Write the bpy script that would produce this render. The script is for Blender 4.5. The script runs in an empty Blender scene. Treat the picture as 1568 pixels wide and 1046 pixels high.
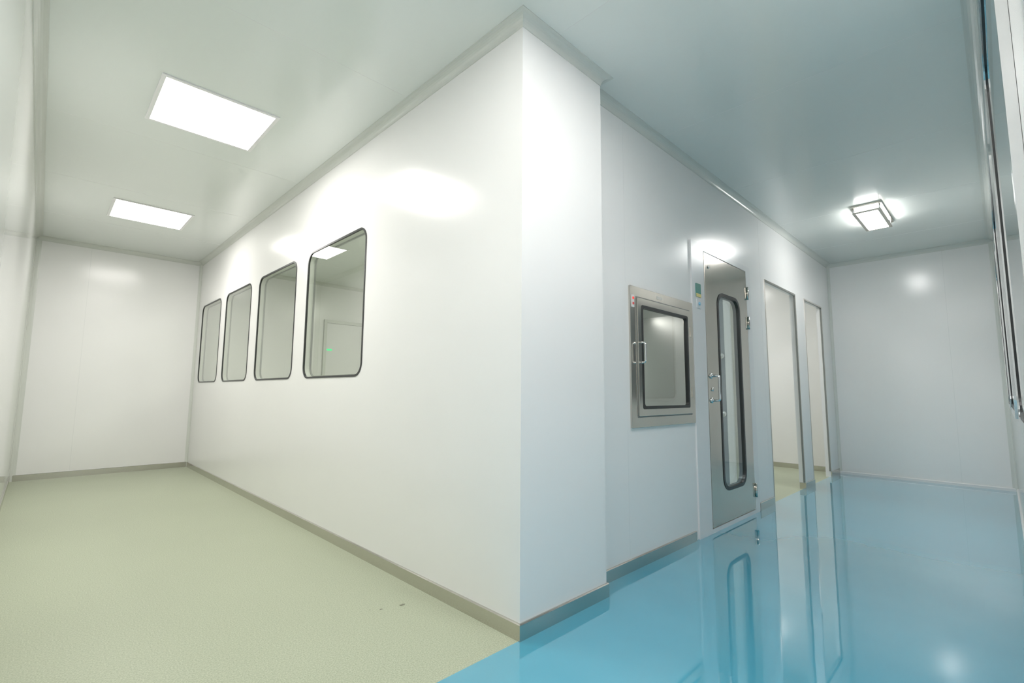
import bpy, bmesh, math, random
from mathutils import Vector, Matrix
random.seed(3)
H=2.7; L1=6.06; L2=5.88; A=1.605; B=1.465; S=0.604; R=0.10; T=0.05
sc=bpy.context.scene
col=sc.collection

# ---------------------------------------------------------------- materials
def new_mat(name):
    m=bpy.data.materials.new(name); m.use_nodes=True
    nt=m.node_tree; b=nt.nodes['Principled BSDF']
    return m,nt,b
def noise(nt,scale,detail=2,vec_scale=None,coord='Object'):
    tc=nt.nodes.new('ShaderNodeTexCoord'); n=nt.nodes.new('ShaderNodeTexNoise')
    n.inputs['Scale'].default_value=scale; n.inputs['Detail'].default_value=detail
    if vec_scale:
        mp=nt.nodes.new('ShaderNodeMapping'); mp.inputs['Scale'].default_value=vec_scale
        nt.links.new(tc.outputs[coord],mp.inputs[0]); nt.links.new(mp.outputs[0],n.inputs['Vector'])
    else: nt.links.new(tc.outputs[coord],n.inputs['Vector'])
    return n
def ramp(nt,src,c0,c1,p0=0.3,p1=0.7):
    r=nt.nodes.new('ShaderNodeValToRGB'); e=r.color_ramp.elements
    e[0].position=p0; e[1].position=p1
    e[0].color=(*c0,1) ; e[1].color=(*c1,1)
    nt.links.new(src,r.inputs[0]); return r
def bump(nt,b,src,strength,dist):
    bp=nt.nodes.new('ShaderNodeBump'); bp.inputs['Strength'].default_value=strength; bp.inputs['Distance'].default_value=dist
    nt.links.new(src,bp.inputs['Height']); nt.links.new(bp.outputs[0],b.inputs['Normal'])
def simple(name,c,rough=0.5,metal=0.0,var=0.03,scale=4,spec=0.5,coat=0.0,crough=0.1):
    m,nt,b=new_mat(name)
    n=noise(nt,scale)
    r=ramp(nt,n.outputs['Fac'],tuple(max(0,x*(1-var)) for x in c),tuple(min(1,x*(1+var)) for x in c))
    nt.links.new(r.outputs[0],b.inputs['Base Color'])
    b.inputs['Roughness'].default_value=rough; b.inputs['Metallic'].default_value=metal
    b.inputs['Specular IOR Level'].default_value=spec
    b.inputs['Coat Weight'].default_value=coat; b.inputs['Coat Roughness'].default_value=crough
    return m
M_wall=simple('white_panel',(0.87,0.87,0.86),0.20,var=0.008,scale=1.2)
M_wallg=simple('white_panel_gloss',(0.85,0.86,0.85),0.07,var=0.008,scale=1.2)
M_ceil=simple('ceiling_panel',(0.775,0.815,0.785),0.20,var=0.008,scale=1.0,coat=0.5,crough=0.14)
M_trim=simple('aluminium_trim_white',(0.68,0.70,0.66),0.22,var=0.01)
M_joint=simple('joint_sealant',(0.74,0.75,0.74),0.35,var=0.01)
M_white=simple('white_frame',(0.82,0.82,0.82),0.25,var=0.01)
M_black=simple('black_gasket',(0.02,0.022,0.022),0.35)
M_grayg=simple('grey_gasket',(0.22,0.23,0.22),0.35)
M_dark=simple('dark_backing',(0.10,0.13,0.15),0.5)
M_red=simple('red_label',(0.75,0.08,0.08),0.4)
M_green=simple('green_sign',(0.02,0.25,0.20),0.4)
M_yellow=simple('yellow_label',(0.75,0.65,0.25),0.4)
M_bluep=simple('blue_button',(0.25,0.55,0.75),0.3)
M_stain=simple('floor_smudge',(0.22,0.23,0.17),0.6)

def steel(name,c,rough,vs,v=0.015):
    m,nt,b=new_mat(name)
    n=noise(nt,1.0,2,vs)
    r=ramp(nt,n.outputs['Fac'],tuple(x*(1-v) for x in c),tuple(min(1,x*(1+v)) for x in c))
    nt.links.new(r.outputs[0],b.inputs['Base Color'])
    rr=ramp(nt,n.outputs['Fac'],(rough*0.95,)*3,(rough*1.05,)*3)
    nt.links.new(rr.outputs[0],b.inputs['Roughness'])
    b.inputs['Metallic'].default_value=1.0
    return m
M_steel=steel('brushed_steel',(0.61,0.58,0.53),0.16,(500,500,12),0.05)
M_steelL=steel('satin_steel',(0.74,0.73,0.70),0.40,(12,12,500))
M_steelb=steel('steel_skirting',(0.60,0.58,0.54),0.17,(8,8,500))
M_chrome=steel('polished_steel',(0.78,0.78,0.78),0.12,(5,5,40))

# green vinyl floor
M_floorG,nt,b=new_mat('green_vinyl')
n1=noise(nt,190,2); n2=noise(nt,0.9,3)
r1=ramp(nt,n1.outputs['Fac'],(0.365,0.405,0.285),(0.51,0.55,0.415),0.35,0.65)
r2=ramp(nt,n2.outputs['Fac'],(0.95,0.95,0.95),(1,1,1))
mx=nt.nodes.new('ShaderNodeMix'); mx.data_type='RGBA'; mx.blend_type='MULTIPLY'; mx.inputs[0].default_value=1
nt.links.new(r1.outputs[0],mx.inputs[6]); nt.links.new(r2.outputs[0],mx.inputs[7]); nt.links.new(mx.outputs[2],b.inputs['Base Color'])
b.inputs['Roughness'].default_value=0.42
b.inputs['Specular IOR Level'].default_value=0.35
# blue epoxy floor
M_floorB,nt,b=new_mat('blue_epoxy')
n1=noise(nt,1.1,3); n2=noise(nt,3.5,1)
r1=ramp(nt,n1.outputs['Fac'],(0.065,0.36,0.51),(0.095,0.42,0.57))
nt.links.new(r1.outputs[0],b.inputs['Base Color'])
b.inputs['Roughness'].default_value=0.02
b.inputs['IOR'].default_value=1.6
b.inputs['Coat Weight'].default_value=1.0; b.inputs['Coat Roughness'].default_value=0.01; b.inputs['Coat IOR'].default_value=1.65
bump(nt,b,n2.outputs['Fac'],0.025,0.03)

def glass(name,tint,f0=0.06,rough=0.0):
    m=bpy.data.materials.new(name); m.use_nodes=True; nt=m.node_tree; nt.nodes.clear()
    out=nt.nodes.new('ShaderNodeOutputMaterial'); mix=nt.nodes.new('ShaderNodeMixShader')
    tr=nt.nodes.new('ShaderNodeBsdfTransparent'); gl=nt.nodes.new('ShaderNodeBsdfGlossy'); lw=nt.nodes.new('ShaderNodeLayerWeight')
    tr.inputs[0].default_value=(*tint,1); gl.inputs['Roughness'].default_value=rough; gl.inputs[0].default_value=(1,1,1,1)
    lw.inputs['Blend'].default_value=0.5
    pw=nt.nodes.new('ShaderNodeMath'); pw.operation='POWER'; pw.inputs[1].default_value=4.0
    ma=nt.nodes.new('ShaderNodeMath'); ma.operation='MULTIPLY_ADD'; ma.inputs[1].default_value=1-f0; ma.inputs[2].default_value=f0
    nt.links.new(lw.outputs['Facing'],pw.inputs[0]); nt.links.new(pw.outputs[0],ma.inputs[0])
    nt.links.new(ma.outputs[0],mix.inputs[0]); nt.links.new(tr.outputs[0],mix.inputs[1]); nt.links.new(gl.outputs[0],mix.inputs[2])
    nt.links.new(mix.outputs[0],out.inputs[0]); return m
M_glass=glass('window_glass',(0.80,0.83,0.77),0.09)
M_glass2=glass('door_glass',(0.78,0.83,0.85),0.07)
def emis(name,c,s):
    m=bpy.data.materials.new(name); m.use_nodes=True; nt=m.node_tree; nt.nodes.clear()
    out=nt.nodes.new('ShaderNodeOutputMaterial'); e=nt.nodes.new('ShaderNodeEmission')
    e.inputs[0].default_value=(*c,1); e.inputs[1].default_value=s
    nt.links.new(e.outputs[0],out.inputs[0]); return m
E_main=emis('led_panel_glow',(1.0,0.965,0.93),23.5)
E_near=emis('led_panel_glow_near',(1.0,0.97,0.94),15.5)
E_recess_fill=emis('added_recess_fill_glow',(1.0,0.97,0.95),22)
E_corr=emis('tube_diffuser_glow',(1.0,0.99,0.97),48)
E_room_fill=emis('added_room_fill_glow',(1.0,1.0,0.95),38)
E_ante_fill=emis('added_anteroom_fill_glow',(1.0,0.985,0.95),30)
E_box_fill=emis('added_box_fill_glow',(1.0,0.97,0.9),8)
E_green=emis('indicator_green',(0.05,1.0,0.35),1.2)
E_red=emis('indicator_red',(1.0,0.1,0.08),1.0)

# ---------------------------------------------------------------- mesh helpers
def finish(name,bm,mat,parent=None,smooth=False,bevel=0.0):
    bmesh.ops.recalc_face_normals(bm,faces=bm.faces[:])
    me=bpy.data.meshes.new(name); bm.to_mesh(me); bm.free()
    me.materials.append(mat)
    if smooth:
        for p in me.polygons: p.use_smooth=True
    o=bpy.data.objects.new(name,me); col.objects.link(o)
    if parent: o.parent=parent
    if bevel>0:
        md=o.modifiers.new('bevel','BEVEL'); md.width=bevel; md.segments=2; md.limit_method='ANGLE'
    return o
def add_box(bm,x0,x1,y0,y1,z0,z1):
    vs=[bm.verts.new((x,y,z)) for x in (x0,x1) for y in (y0,y1) for z in (z0,z1)]
    for f in [(0,1,3,2),(4,6,7,5),(0,4,5,1),(2,3,7,6),(0,2,6,4),(1,5,7,3)]:
        bm.faces.new([vs[i] for i in f])
def box(name,x0,x1,y0,y1,z0,z1,mat,parent=None,bevel=0):
    bm=bmesh.new(); add_box(bm,x0,x1,y0,y1,z0,z1); return finish(name,bm,mat,parent,bevel=bevel)
def empty(name,loc=(0,0,0)):
    e=bpy.data.objects.new(name,None); e.empty_display_size=0.1; col.objects.link(e); return e
def rrect(u0,u1,z0,z1,r,n=8):
    pts=[]
    for cx,cz,a0 in [(u1-r,z1-r,0),(u0+r,z1-r,90),(u0+r,z0+r,180),(u1-r,z0+r,270)]:
        for i in range(n+1):
            a=math.radians(a0+90*i/n); pts.append((cx+r*math.cos(a),cz+r*math.sin(a)))
    return pts
def PX(u,z,d): return (-d,u,z)             # window wall  x=0
def PY(u,z,d): return (u,R-d,z)            # recessed wall y=R
def PR(u,z,d): return (u,-B+d,z)           # right wall y=-B
def PB(u,z,d): return (u,L1-d,z)           # back wall y=L1
def PC(u,z,d): return (u,z,H-d)            # ceiling
def ring(name,P,o,i,d0,d1,mat,parent=None,ro=0.002,ri=0.002,bevel=0,smooth=False):
    bm=bmesh.new(); O=rrect(*o,ro); I=rrect(*i,ri); n=len(O)
    vo0=[bm.verts.new(P(u,z,d0)) for u,z in O]; vo1=[bm.verts.new(P(u,z,d1)) for u,z in O]
    vi0=[bm.verts.new(P(u,z,d0)) for u,z in I]; vi1=[bm.verts.new(P(u,z,d1)) for u,z in I]
    for k in range(n):
        j=(k+1)%n
        bm.faces.new((vo1[k],vo1[j],vi1[j],vi1[k])); bm.faces.new((vo0[k],vo0[j],vi0[j],vi0[k]))
        bm.faces.new((vo0[k],vo0[j],vo1[j],vo1[k])); bm.faces.new((vi0[k],vi0[j],vi1[j],vi1[k]))
    return finish(name,bm,mat,parent,bevel=bevel)
def slab(name,P,o,d0,d1,mat,parent=None,ro=0.002):
    bm=bmesh.new(); O=rrect(*o,ro); n=len(O)
    a=[bm.verts.new(P(u,z,d0)) for u,z in O]; b_=[bm.verts.new(P(u,z,d1)) for u,z in O]
    bm.faces.new(a); bm.faces.new(b_)
    for k in range(n):
        j=(k+1)%n; bm.faces.new((a[k],a[j],b_[j],b_[k]))
    return finish(name,bm,mat,parent)
def pane(name,P,o,d,mat,parent=None,ro=0.002):
    bm=bmesh.new(); bm.faces.new([bm.verts.new(P(u,z,d)) for u,z in rrect(*o,ro)])
    return finish(name,bm,mat,parent)
def tube(name,pts,rad,mat,parent=None,seg=12):
    pts=[Vector(p) for p in pts]; out=[pts[0]]
    for i in range(1,len(pts)-1):   # round corners
        a,b_,c=pts[i-1],pts[i],pts[i+1]
        l=min(0.018,(a-b_).length/2,(c-b_).length/2)
        s=b_+(a-b_).normalized()*l; e=b_+(c-b_).normalized()*l
        for k in range(5):
            t=k/4; out.append((1-t)**2*s+2*t*(1-t)*b_+t*t*e)
    out.append(pts[-1]); bm=bmesh.new(); rings=[]
    nrm=None
    for i,p in enumerate(out):
        t=(out[min(i+1,len(out)-1)]-out[max(i-1,0)]).normalized()
        if nrm is None:
            nrm=t.orthogonal().normalized()
        nrm=(nrm-t*nrm.dot(t)).normalized(); bn=t.cross(nrm)
        rings.append([bm.verts.new(p+rad*(math.cos(2*math.pi*k/seg)*nrm+math.sin(2*math.pi*k/seg)*bn)) for k in range(seg)])
    for i in range(len(rings)-1):
        for k in range(seg):
            j=(k+1)%seg; bm.faces.new((rings[i][k],rings[i][j],rings[i+1][j],rings[i+1][k]))
    bm.faces.new(rings[0]); bm.faces.new(rings[-1])
    return finish(name,bm,mat,parent,smooth=True)
def cyl(name,c,axis,r,h,mat,parent=None,seg=20):
    c=Vector(c); ax=Vector(axis).normalized()
    return tube(name,[c-ax*h/2,c+ax*h/2],r,mat,parent,seg)
def sweep(name,poly,profile,mat,closed=False,parent=None):
    """profile points (offset from wall, z); room interior on the left of poly."""
    n=len(poly); P=[Vector(p) for p in poly]
    def nd(a,b_):
        d=(b_-a).normalized(); return Vector((-d.y,d.x))
    offs=[]
    for i in range(n):
        segs=[]
        if closed or i>0: segs.append(nd(P[i-1],P[i]))
        if closed or i<n-1: segs.append(nd(P[i],P[(i+1)%n]))
        if len(segs)==1: offs.append(segs[0])
        else:
            m=segs[0]+segs[1]; offs.append(m/ (1+segs[0].dot(segs[1])))
    bm=bmesh.new()
    g=[[bm.verts.new((P[i].x+offs[i].x*d,P[i].y+offs[i].y*d,z)) for d,z in profile] for i in range(n)]
    m=len(profile)
    for i in range(n if closed else n-1):
        a=g[i]; b_=g[(i+1)%n]
        for k in range(m):
            j=(k+1)%m; bm.faces.new((a[k],a[j],b_[j],b_[k]))
    if not closed:
        bm.faces.new(g[0]); bm.faces.new(g[-1])
    return finish(name,bm,mat,parent)
def cut(obj,cutters):
    for c in cutters:
        md=obj.modifiers.new('b','BOOLEAN'); md.operation='DIFFERENCE'; md.object=c; md.solver='EXACT'
    bpy.context.view_layer.update()
    dg=bpy.context.evaluated_depsgraph_get()
    me=bpy.data.meshes.new_from_object(obj.evaluated_get(dg))
    obj.modifiers.clear(); obj.data=me
    for c in cutters: bpy.data.objects.remove(c,do_unlink=True)

# ---------------------------------------------------------------- shell
def poly_slab(name,pts,z0,z1,mat):
    bm=bmesh.new(); a=[bm.verts.new((x,y,z0)) for x,y in pts]; b_=[bm.verts.new((x,y,z1)) for x,y in pts]
    bm.faces.new(a); bm.faces.new(b_); n=len(pts)
    for k in range(n):
        j=(k+1)%n; bm.faces.new((a[k],a[j],b_[j],b_[k]))
    return finish(name,bm,mat)
XE=L2+0.1; YE=L1+0.1
poly_slab('floor_green',[(-A-.1,0),(0.3,0),(0.3,R+.02),(XE,R+.02),(XE,YE),(-A-.1,YE)],-0.1,0,M_floorG)
poly_slab('floor_blue',[(-A-.1,-B-.1),(XE,-B-.1),(XE,R+.02),(0.3,R+.02),(0.3,0),(-A-.1,0)],-0.1,0,M_floorB)
box('ceiling',-A-.1,XE,-B-.1,YE,H,H+.1,M_ceil)
box('wall_left',-A-.1,-A,-B,L1,0,H,M_wallg)
box('wall_right',-A-.1,XE,-B-.1,-B,0,H,M_wallg)
box('wall_far_left',-A-.1,XE,L1,YE,0,H,M_wall)
box('wall_far_right',L2,XE,-B,L1,0,H,M_wall)
box('wall_column',0,S,0,R+T,0,H,M_wall)
ww=box('wall_windows',0,T,R+T,L1,0,H,M_wall)
WIN=[(1.42,2.37),(2.61,3.56),(3.80,4.71),(4.93,5.83)]; WZ=(1.085,2.07)
cs=[]
for a,b_ in WIN:
    cs.append(slab('c',PX,(a,b_,WZ[0],WZ[1]),-0.2,0.2,M_wall,None,0.09))
cut(ww,cs)
wd=box('wall_door_side',S,L2,R,R+T,0,H,M_wall)
cs=[box('c',1.04,1.80,0,0.4,0.815,1.60,M_wall),
    box('c',2.0,2.94,0,0.4,-0.1,2.10,M_wall),
    box('c',3.40,4.38,0,0.4,-0.1,2.08,M_wall),
    box('c',4.71,5.46,0,0.4,-0.1,2.08,M_wall)]
cut(wd,cs)
box('wall_partition',3.20,3.25,R+T,L1,0,H,M_wall)

# trims --------------------------------------------------------------
room=[(-A,-B),(L2,-B),(L2,R),(S,R),(S,0),(0,0),(0,L1),(-A,L1)]
t=0.04
arc=[(0.0,H-t-0.006),(0.003,H-t-0.006),(0.003,H-t)]
for k in range(1,7):
    a=math.radians(90*k/6); arc.append((0.003+t*(1-math.cos(a)), H-t-0.003+t*math.sin(a)))
arc+=[(t+0.012,H-0.003),(t+0.012,H),(0,H)]
sweep('trim_1',room,arc,M_trim,closed=True)
roomA=[(T,R+T),(3.20,R+T),(3.20,L1),(T,L1)]
sweep('trim_8',roomA,arc,M_trim,closed=True)
def vcove(name,cx,cy,sx,sy,w=0.05):
    bm=bmesh.new(); prof=[(0,0),(w,0),(w,0.003)]
    for k in range(1,7):
        a=math.radians(90*k/6); prof.append((w-(w-0.003)*math.sin(a),0.003+(w-0.003)*(1-math.cos(a))))
    prof.append((0,w))
    a=[bm.verts.new((cx+sx*x,cy+sy*y,0.0)) for x,y in prof]; b_=[bm.verts.new((cx+sx*x,cy+sy*y,H-0.03)) for x,y in prof]
    bm.faces.new(a); bm.faces.new(b_)
    for k in range(len(prof)):
        j=(k+1)%len(prof); bm.faces.new((a[k],a[j],b_[j],b_[k]))
    finish(name,bm,M_trim)
vcove('trim_2',-A,L1,1,-1); vcove('trim_3',L2,-B,-1,1,0.04); vcove('trim_4',0,L1,-1,-1,0.03); vcove('trim_5',L2,R,-1,-1,0.03)
bh=0.065
sk=[(0,0),(0.010,0),(0.010,bh-0.004),(0.006,bh),(0,bh)]
sweep('baseboard_left',[(1.80,R),(S,R),(S,0),(0,0),(0,L1),(-A,L1),(-A,-B+0.0)],sk,M_steelb)
sweep('baseboard_door_side',[(3.38,R),(3.02,R)],sk,M_steelb)
sweep('baseboard_post',[(4.71,R+T),(4.71,R),(4.38,R),(4.38,R+T)],sk,M_steelb)
sweep('baseboard_corner',[(L2,R),(5.46,R)],sk,M_steelb)
sweep('baseboard_anteroom',[(L2,R+T),(L2,L1)],sk,M_steelb)
skw=[(0,0),(0.012,0),(0.012,0.026),(0.006,0.032),(0,0.032)]
sweep('baseboard_right',[(-A,-B),(L2,-B),(L2,R)],skw,M_white)
# panel joints
bm=bmesh.new(); j=0.0015; e=0.0004
add_box(bm,-1.13-j,-1.13+j,L1-e,L1+e,0.07,H-.05)
for x in (0.75,1.25,2.75): add_box(bm,x-0.006,x+0.006,L1-0.002,L1+e,0.0,H-.05)
add_box(bm,0.98-j,0.98+j,R-e,R+e,0.07,0.78); add_box(bm,0.98-j,0.98+j,R-e,R+e,1.64,H-.05)
add_box(bm,3.30-j,3.30+j,R-e,R+e,0.07,H-.05)
add_box(bm,L2-e,L2+e,-1.04-j,-1.04+j,0.04,H-.05)
finish('trim_6',bm,M_joint)
bm=bmesh.new()
for x in (0.2,1.4,2.6,3.8,5.0): add_box(bm,x-j,x+j,-B+.05,-0.05 if x<S else R-.05,H-e,H+e)
for y in (0.9,2.55,3.75,4.95): add_box(bm,-A+.05,-.05,y-j,y+j,H-e,H+e)
finish('trim_7',bm,M_joint)

# windows ------------------------------------------------------------
def window(n,P,a,b_,z0,z1,frame,fw=0.009,wall_t=T,rad=0.09,prot=0.004,glassm=M_glass):
    e=empty('window_%d'%n)
    ring('gasket_outer',P,(a-0.004,b_+0.004,z0-0.004,z1+0.004),(a+fw,b_-fw,z0+fw,z1-fw),-0.008,prot,frame,e,rad+.004,rad-fw)
    ring('reveal',P,(a+0.001,b_-0.001,z0+0.001,z1-0.001),(a+0.010,b_-0.010,z0+0.010,z1-0.010),-wall_t,-0.009,M_trim,e,rad,rad-.01)
    pane('glass_outer',P,(a+.004,b_-.004,z0+.004,z1-.004),-0.002,glassm,e,rad-.004)
    ring('gasket_inner',P,(a-0.004,b_+0.004,z0-0.004,z1+0.004),(a+fw+.008,b_-fw-.008,z0+fw+.008,z1-fw-.008),-wall_t-0.006,-wall_t+0.006,M_grayg,e,rad+.004,rad-fw-.008)
    return e
for i,(a,b_) in enumerate(WIN): window(i+1,PX,a,b_,WZ[0],WZ[1],M_black)
# right wall windows (surface framed)
for i,(a,b_) in enumerate([(-0.55,0.75),(1.45,2.75),(3.35,4.60)]):
    e=empty('window_%d'%(i+5))
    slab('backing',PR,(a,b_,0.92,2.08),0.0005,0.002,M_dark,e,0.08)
    pane('glass',PR,(a,b_,0.92,2.08),0.005,M_glass2,e,0.08)
    ring('frame',PR,(a-0.03,b_+0.03,0.89,2.11),(a+.005,b_-.005,0.925,2.075),0.0003,0.012,M_chrome,e,0.10,0.075)
    ring('gasket',PR,(a+.004,b_-.004,0.924,2.076),(a+.02,b_-.02,0.94,2.06),0.003,0.008,M_black,e,0.076,0.065)

# ceiling lights -------------------------------------------------------
def panel(name,cx,cy,s,em):
    e=empty(name)
    ring('bezel',PC,(cx-s/2-.022,cx+s/2+.022,cy-s/2-.022,cy+s/2+.022),(cx-s/2,cx+s/2,cy-s/2,cy+s/2),0.0002,0.008,M_white,e,0.004,0.002)
    pane('diffuser',PC,(cx-s/2,cx+s/2,cy-s/2,cy+s/2),0.005,em,e)
panel('added_fill_panel',-0.805,1.95,0.565,E_main)
panel('added_fill_panel',-0.80,4.34,0.575,E_main)
panel('added_fill_panel',-0.85,-0.44,0.565,E_near)
panel('added_fill_panel',0.08,-1.02,0.565,E_recess_fill)  # added fill panel out of frame, brightens the recessed wall
panel('added_fill_panel',1.7,1.3,0.565,E_room_fill)  # unseen fill panel, added to light the room behind the windows
panel('added_fill_panel',2.5,3.3,0.565,E_room_fill)  # second unseen fill, added to lift the view through the windows
panel('added_fill_panel',4.6,1.5,0.565,E_ante_fill)  # unseen fill panel, added so the anteroom is lit
e=empty('surface_ceiling_light')
x0,x1,y0,y1=3.72,4.42,-0.79,-0.56
slab('housing',PC,(x0,x1,y0,y1),0.0002,0.02,M_steel,e,0.01)
slab('diffuser',PC,(x0+.04,x1-.04,y0+.03,y1-.03),0.021,0.060,E_corr,e,0.01)
ring('bottom_rim',PC,(x0+.02,x1-.02,y0+.01,y1-.01),(x0+.045,x1-.045,y0+.035,y1-.035),0.056,0.068,M_steel,e,0.01,0.006)
for k,(xx,yy) in enumerate([(x0+.03,y0+.02),(x1-.03,y0+.02),(x0+.03,y1-.02),(x1-.03,y1-.02)]):
    cyl('stud_%d'%(k+1),(xx,yy,H-0.04),(0,0,1),0.006,0.045,M_chrome,e,10)

# pass box -------------------------------------------------------------
e=empty('pass_through_box')
ring('outer_frame',PY,(1.01,1.83,0.785,1.63),(1.072,1.778,0.847,1.568),-0.02,0.012,M_steel,e,0.004,0.004,bevel=0.002)
ring('door_frame',PY,(1.077,1.773,0.852,1.563),(1.122,1.728,0.897,1.518),-0.01,0.022,M_steel,e,0.004,0.012,bevel=0.002)
ring('door_gasket',PY,(1.069,1.781,0.844,1.571),(1.080,1.770,0.855,1.560),-0.008,0.0130,M_grayg,e,0.004,0.004)
ring('glass_gasket',PY,(1.118,1.732,0.893,1.522),(1.136,1.714,0.911,1.504),0.0,0.0235,M_black,e,0.014,0.02)
pane('glass',PY,(1.125,1.725,0.90,1.515),0.012,M_glass2,e,0.012)
bm=bmesh.new()  # chamber: inner steel tunnel
X0,X1,Z0,Z1,Y0,Y1=1.095,1.755,0.87,1.545,R+0.005,R+0.60
v=[[bm.verts.new((x,y,z)) for x,z in ((X0,Z0),(X1,Z0),(X1,Z1),(X0,Z1))] for y in (Y0,Y1)]
for k in range(4): bm.faces.new((v[0][k],v[0][(k+1)%4],v[1][(k+1)%4],v[1][k]))
finish('chamber',bm,M_steelL,e)
box('chamber_added_fill',1.22,1.63,R+0.28,R+0.31,1.523,1.543,E_box_fill,e)  # glowing strip added to brighten the chamber
ring('rear_frame',PY,(1.03,1.82,0.815,1.60),(1.15,1.70,0.925,1.49),-0.62,-0.60,M_steelL,e,0.004,0.02)
pane('rear_glass',PY,(1.14,1.71,0.915,1.50),-0.61,M_glass2,e,0.012)
tube('door_handle',[(1.100,R-0.020,1.17),(1.100,R-0.055,1.17),(1.100,R-0.055,1.29),(1.100,R-0.020,1.29)],0.006,M_chrome,e)
slab('indicator_plate',PY,(1.025,1.052,1.50,1.575),0.012,0.015,M_white,e)
slab('indicator_lamp_1',PY,(1.031,1.046,1.548,1.562),0.015,0.018,E_red,e)
slab('indicator_lamp_2',PY,(1.031,1.046,1.515,1.529),0.015,0.018,M_red,e)
slab('name_plate',PY,(1.32,1.39,1.588,1.608),0.012,0.0135,M_steelL,e)
slab('hinge_1',PY,(1.762,1.792,1.38,1.45),0.012,0.026,M_steel,e); slab('hinge_2',PY,(1.762,1.792,0.96,1.03),0.012,0.026,M_steel,e)

# stainless door -------------------------------------------------------
e=empty('door_1')
bm=bmesh.new()   # white aluminium surround: left cover strip, right jamb, head
add_box(bm,1.84,2.045,R-0.012,R+T+.005,0.0,2.105); add_box(bm,2.90,3.0,R-0.012,R+T+.005,0.0,2.105); add_box(bm,2.045,2.90,R-0.012,R+T+.005,2.06,2.105)
finish('frame',bm,M_white,e)
add=bmesh.new(); add_box(add,2.045,2.90,R-0.012,R+T,0.0,0.03); finish('threshold',add,M_white,e)
ring('leaf',PY,(2.052,2.888,0.038,2.052),(2.265,2.71,0.265,1.775),-0.03,0.014,M_steel,e,0.002,0.10,bevel=0.0015)
ring('vision_gasket',PY,(2.258,2.717,0.258,1.782),(2.283,2.692,0.283,1.757),-0.032,0.018,M_black,e,0.107,0.088)
pane('vision_glass',PY,(2.275,2.70,0.275,1.765),0.006,M_glass2,e,0.09)
pane('vision_glass_inner',PY,(2.275,2.70,0.275,1.765),-0.022,M_glass2,e,0.09)
tube('handle',[(2.10,R-0.014,0.94),(2.10,R-0.075,0.94),(2.10,R-0.075,1.12),(2.10,R-0.014,1.12)],0.009,M_chrome,e)
cyl('rose_1',(2.10,R-0.018,0.94),(0,1,0),0.02,0.008,M_chrome,e); cyl('rose_2',(2.10,R-0.018,1.12),(0,1,0),0.02,0.008,M_chrome,e)
cyl('lock',(2.115,R-0.018,1.02),(0,1,0),0.014,0.008,M_chrome,e)
cyl('latch_cap',(2.12,R-0.018,1.95),(0,1,0),0.012,0.006,M_chrome,e)
for k,z in enumerate((1.86,1.60,0.19)):
    slab('hinge_plate_%d'%(k+1),PY,(2.865,2.925,z-.05,z+.05),0.012,0.017,M_steel,e)
    cyl('hinge_barrel_%d'%(k+1),(2.893,R-0.022,z),(0,0,1),0.009,0.11,M_steel,e,12)
slab('sign',PY,(1.895,1.975,1.69,1.79),0.012,0.016,M_green,e,0.004)
slab('sign_strip',PY,(1.895,1.975,1.69,1.715),0.0161,0.0170,M_yellow,e)
slab('switch_plate',PY,(1.90,1.97,1.605,1.675),0.012,0.018,M_white,e,0.006)
cyl('button',(1.935,R-0.020,1.64),(0,1,0),0.013,0.008,M_bluep,e)

# openings frames
def opening(n,a,b_,z1):
    e=empty('door_%d'%n)
    bm=bmesh.new(); w=0.006
    add_box(bm,a,a+w,R+0.002,R+T+.004,0.0,z1); add_box(bm,b_-w,b_,R+0.002,R+T+.004,0.0,z1); add_box(bm,a+w,b_-w,R+0.002,R+T+.004,z1-w,z1)
    finish('white_lining',bm,M_white,e)
    bm=bmesh.new(); w=0.016
    add_box(bm,a,a+0.006,R-0.005,R+0.004,0.0,z1); add_box(bm,b_-w,b_,R-0.005,R+0.014,0.07,z1); add_box(bm,a+.006,b_-w,R-0.005,R+0.010,z1-w,z1)
    finish('steel_edge',bm,M_steel,e)
    bm=bmesh.new()
    add_box(bm,b_-w-0.004,b_-w,R-0.003,R+0.012,0.07,z1-w); add_box(bm,a+.006,b_-w,R-0.003,R+0.008,z1-w-0.004,z1-w)
    finish('edge_seal',bm,M_grayg,e)
opening(2,3.40,4.38,2.08); opening(3,4.71,5.46,2.08)

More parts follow.
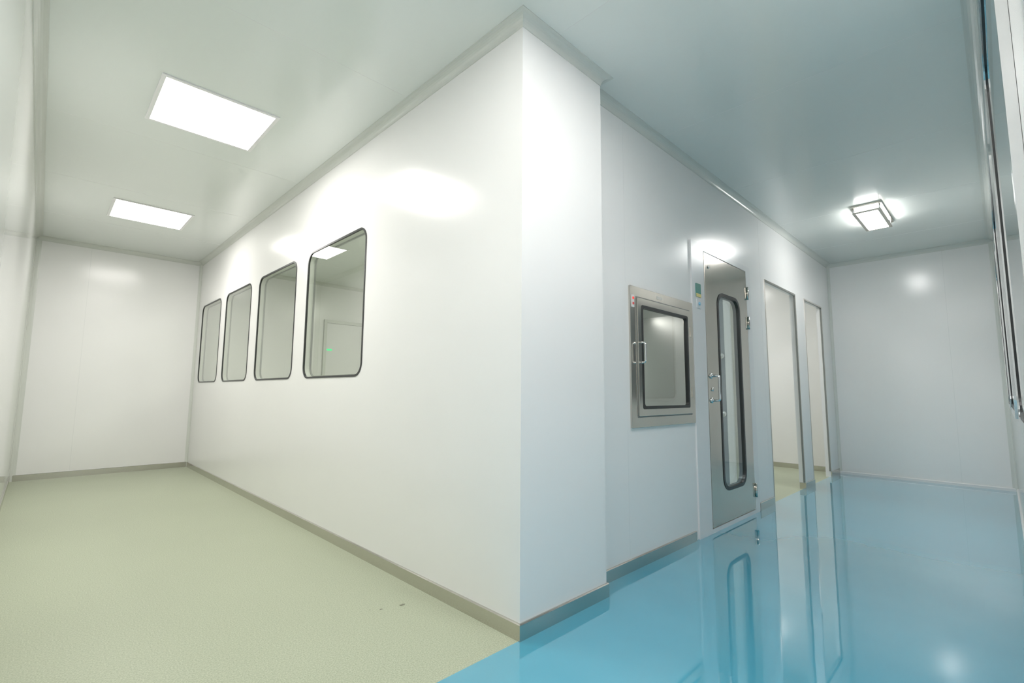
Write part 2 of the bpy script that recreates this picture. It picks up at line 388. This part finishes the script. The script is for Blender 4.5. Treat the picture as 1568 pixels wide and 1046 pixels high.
# added inner door; white leaf stands in for bright reflected strips in vision panel
e=empty('door_4')
def PP(u,z,d): return (3.20-d,u,z)
ring('frame',PP,(0.29,1.31,0.0,2.1),(0.335,1.265,0.02,2.05),0.0005,0.03,M_steel,e)
ring('leaf',PP,(0.337,1.263,0.022,2.048),(0.405,1.195,0.09,1.98),0.0005,0.02,M_white,e,0.002,0.01)
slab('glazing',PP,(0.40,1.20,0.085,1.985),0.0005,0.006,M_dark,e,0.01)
for k,z in enumerate((1.35,0.80)):
    cyl('fitting_%d'%(k+1),(3.185,0.44,z),(1,0,0),0.028,0.03,M_chrome,e)
tube('handle',[(3.19,1.08,0.9),(3.12,1.08,0.9),(3.12,1.08,1.15),(3.19,1.08,1.15)],0.009,M_chrome,e)
# exit door on the back wall of the inner room
e=empty('door_5')
ring('frame',PB,(1.70,2.60,0.0,2.12),(1.745,2.555,0.02,2.07),0.0005,0.03,M_trim,e)
slab('leaf',PB,(1.75,2.55,0.02,2.065),0.0005,0.012,M_white,e)
slab('exit_indicator',PB,(1.76,1.84,1.63,1.655),0.0125,0.02,E_green,e)

# floor smudges
bm=bmesh.new()
for cx,cy,rr in [(-0.26,0.63,0.008),(-0.165,0.605,0.012),(-0.30,0.66,0.003)]:
    vs=[]
    for k in range(12):
        a=2*math.pi*k/12; q=rr*random.uniform(0.6,1.1); vs.append(bm.verts.new((cx+q*math.cos(a)*1.3,cy+q*math.sin(a)*0.8,0.0006)))
    bm.faces.new(vs)
finish('floor_smudges',bm,M_stain)

# world + camera --------------------------------------------------------
w=bpy.data.worlds.new('world'); sc.world=w; w.use_nodes=True
w.node_tree.nodes['Background'].inputs[0].default_value=(0.8,0.85,0.9,1); w.node_tree.nodes['Background'].inputs[1].default_value=0.3
cd=bpy.data.cameras.new('camera'); cam=bpy.data.objects.new('camera',cd); col.objects.link(cam)
f,yaw,pit,rol=734.4484,0.7951,0.1059,0.0074
cd.sensor_width=36; cd.lens=f/1568*36; cd.clip_start=0.005; cd.clip_end=100
fw=Vector((math.cos(pit)*math.cos(yaw),math.cos(pit)*math.sin(yaw),math.sin(pit)))
rt=Vector((math.sin(yaw),-math.cos(yaw),0)); up=rt.cross(fw)
r2=math.cos(rol)*rt+math.sin(rol)*up; u2=-math.sin(rol)*rt+math.cos(rol)*up
M=Matrix((( r2.x,u2.x,-fw.x,-1.4524),(r2.y,u2.y,-fw.y,-1.4245),(r2.z,u2.z,-fw.z,0.9868),(0,0,0,1)))
cam.matrix_world=M
sc.camera=cam
sc.view_settings.view_transform='Standard'
sc.view_settings.look='None'
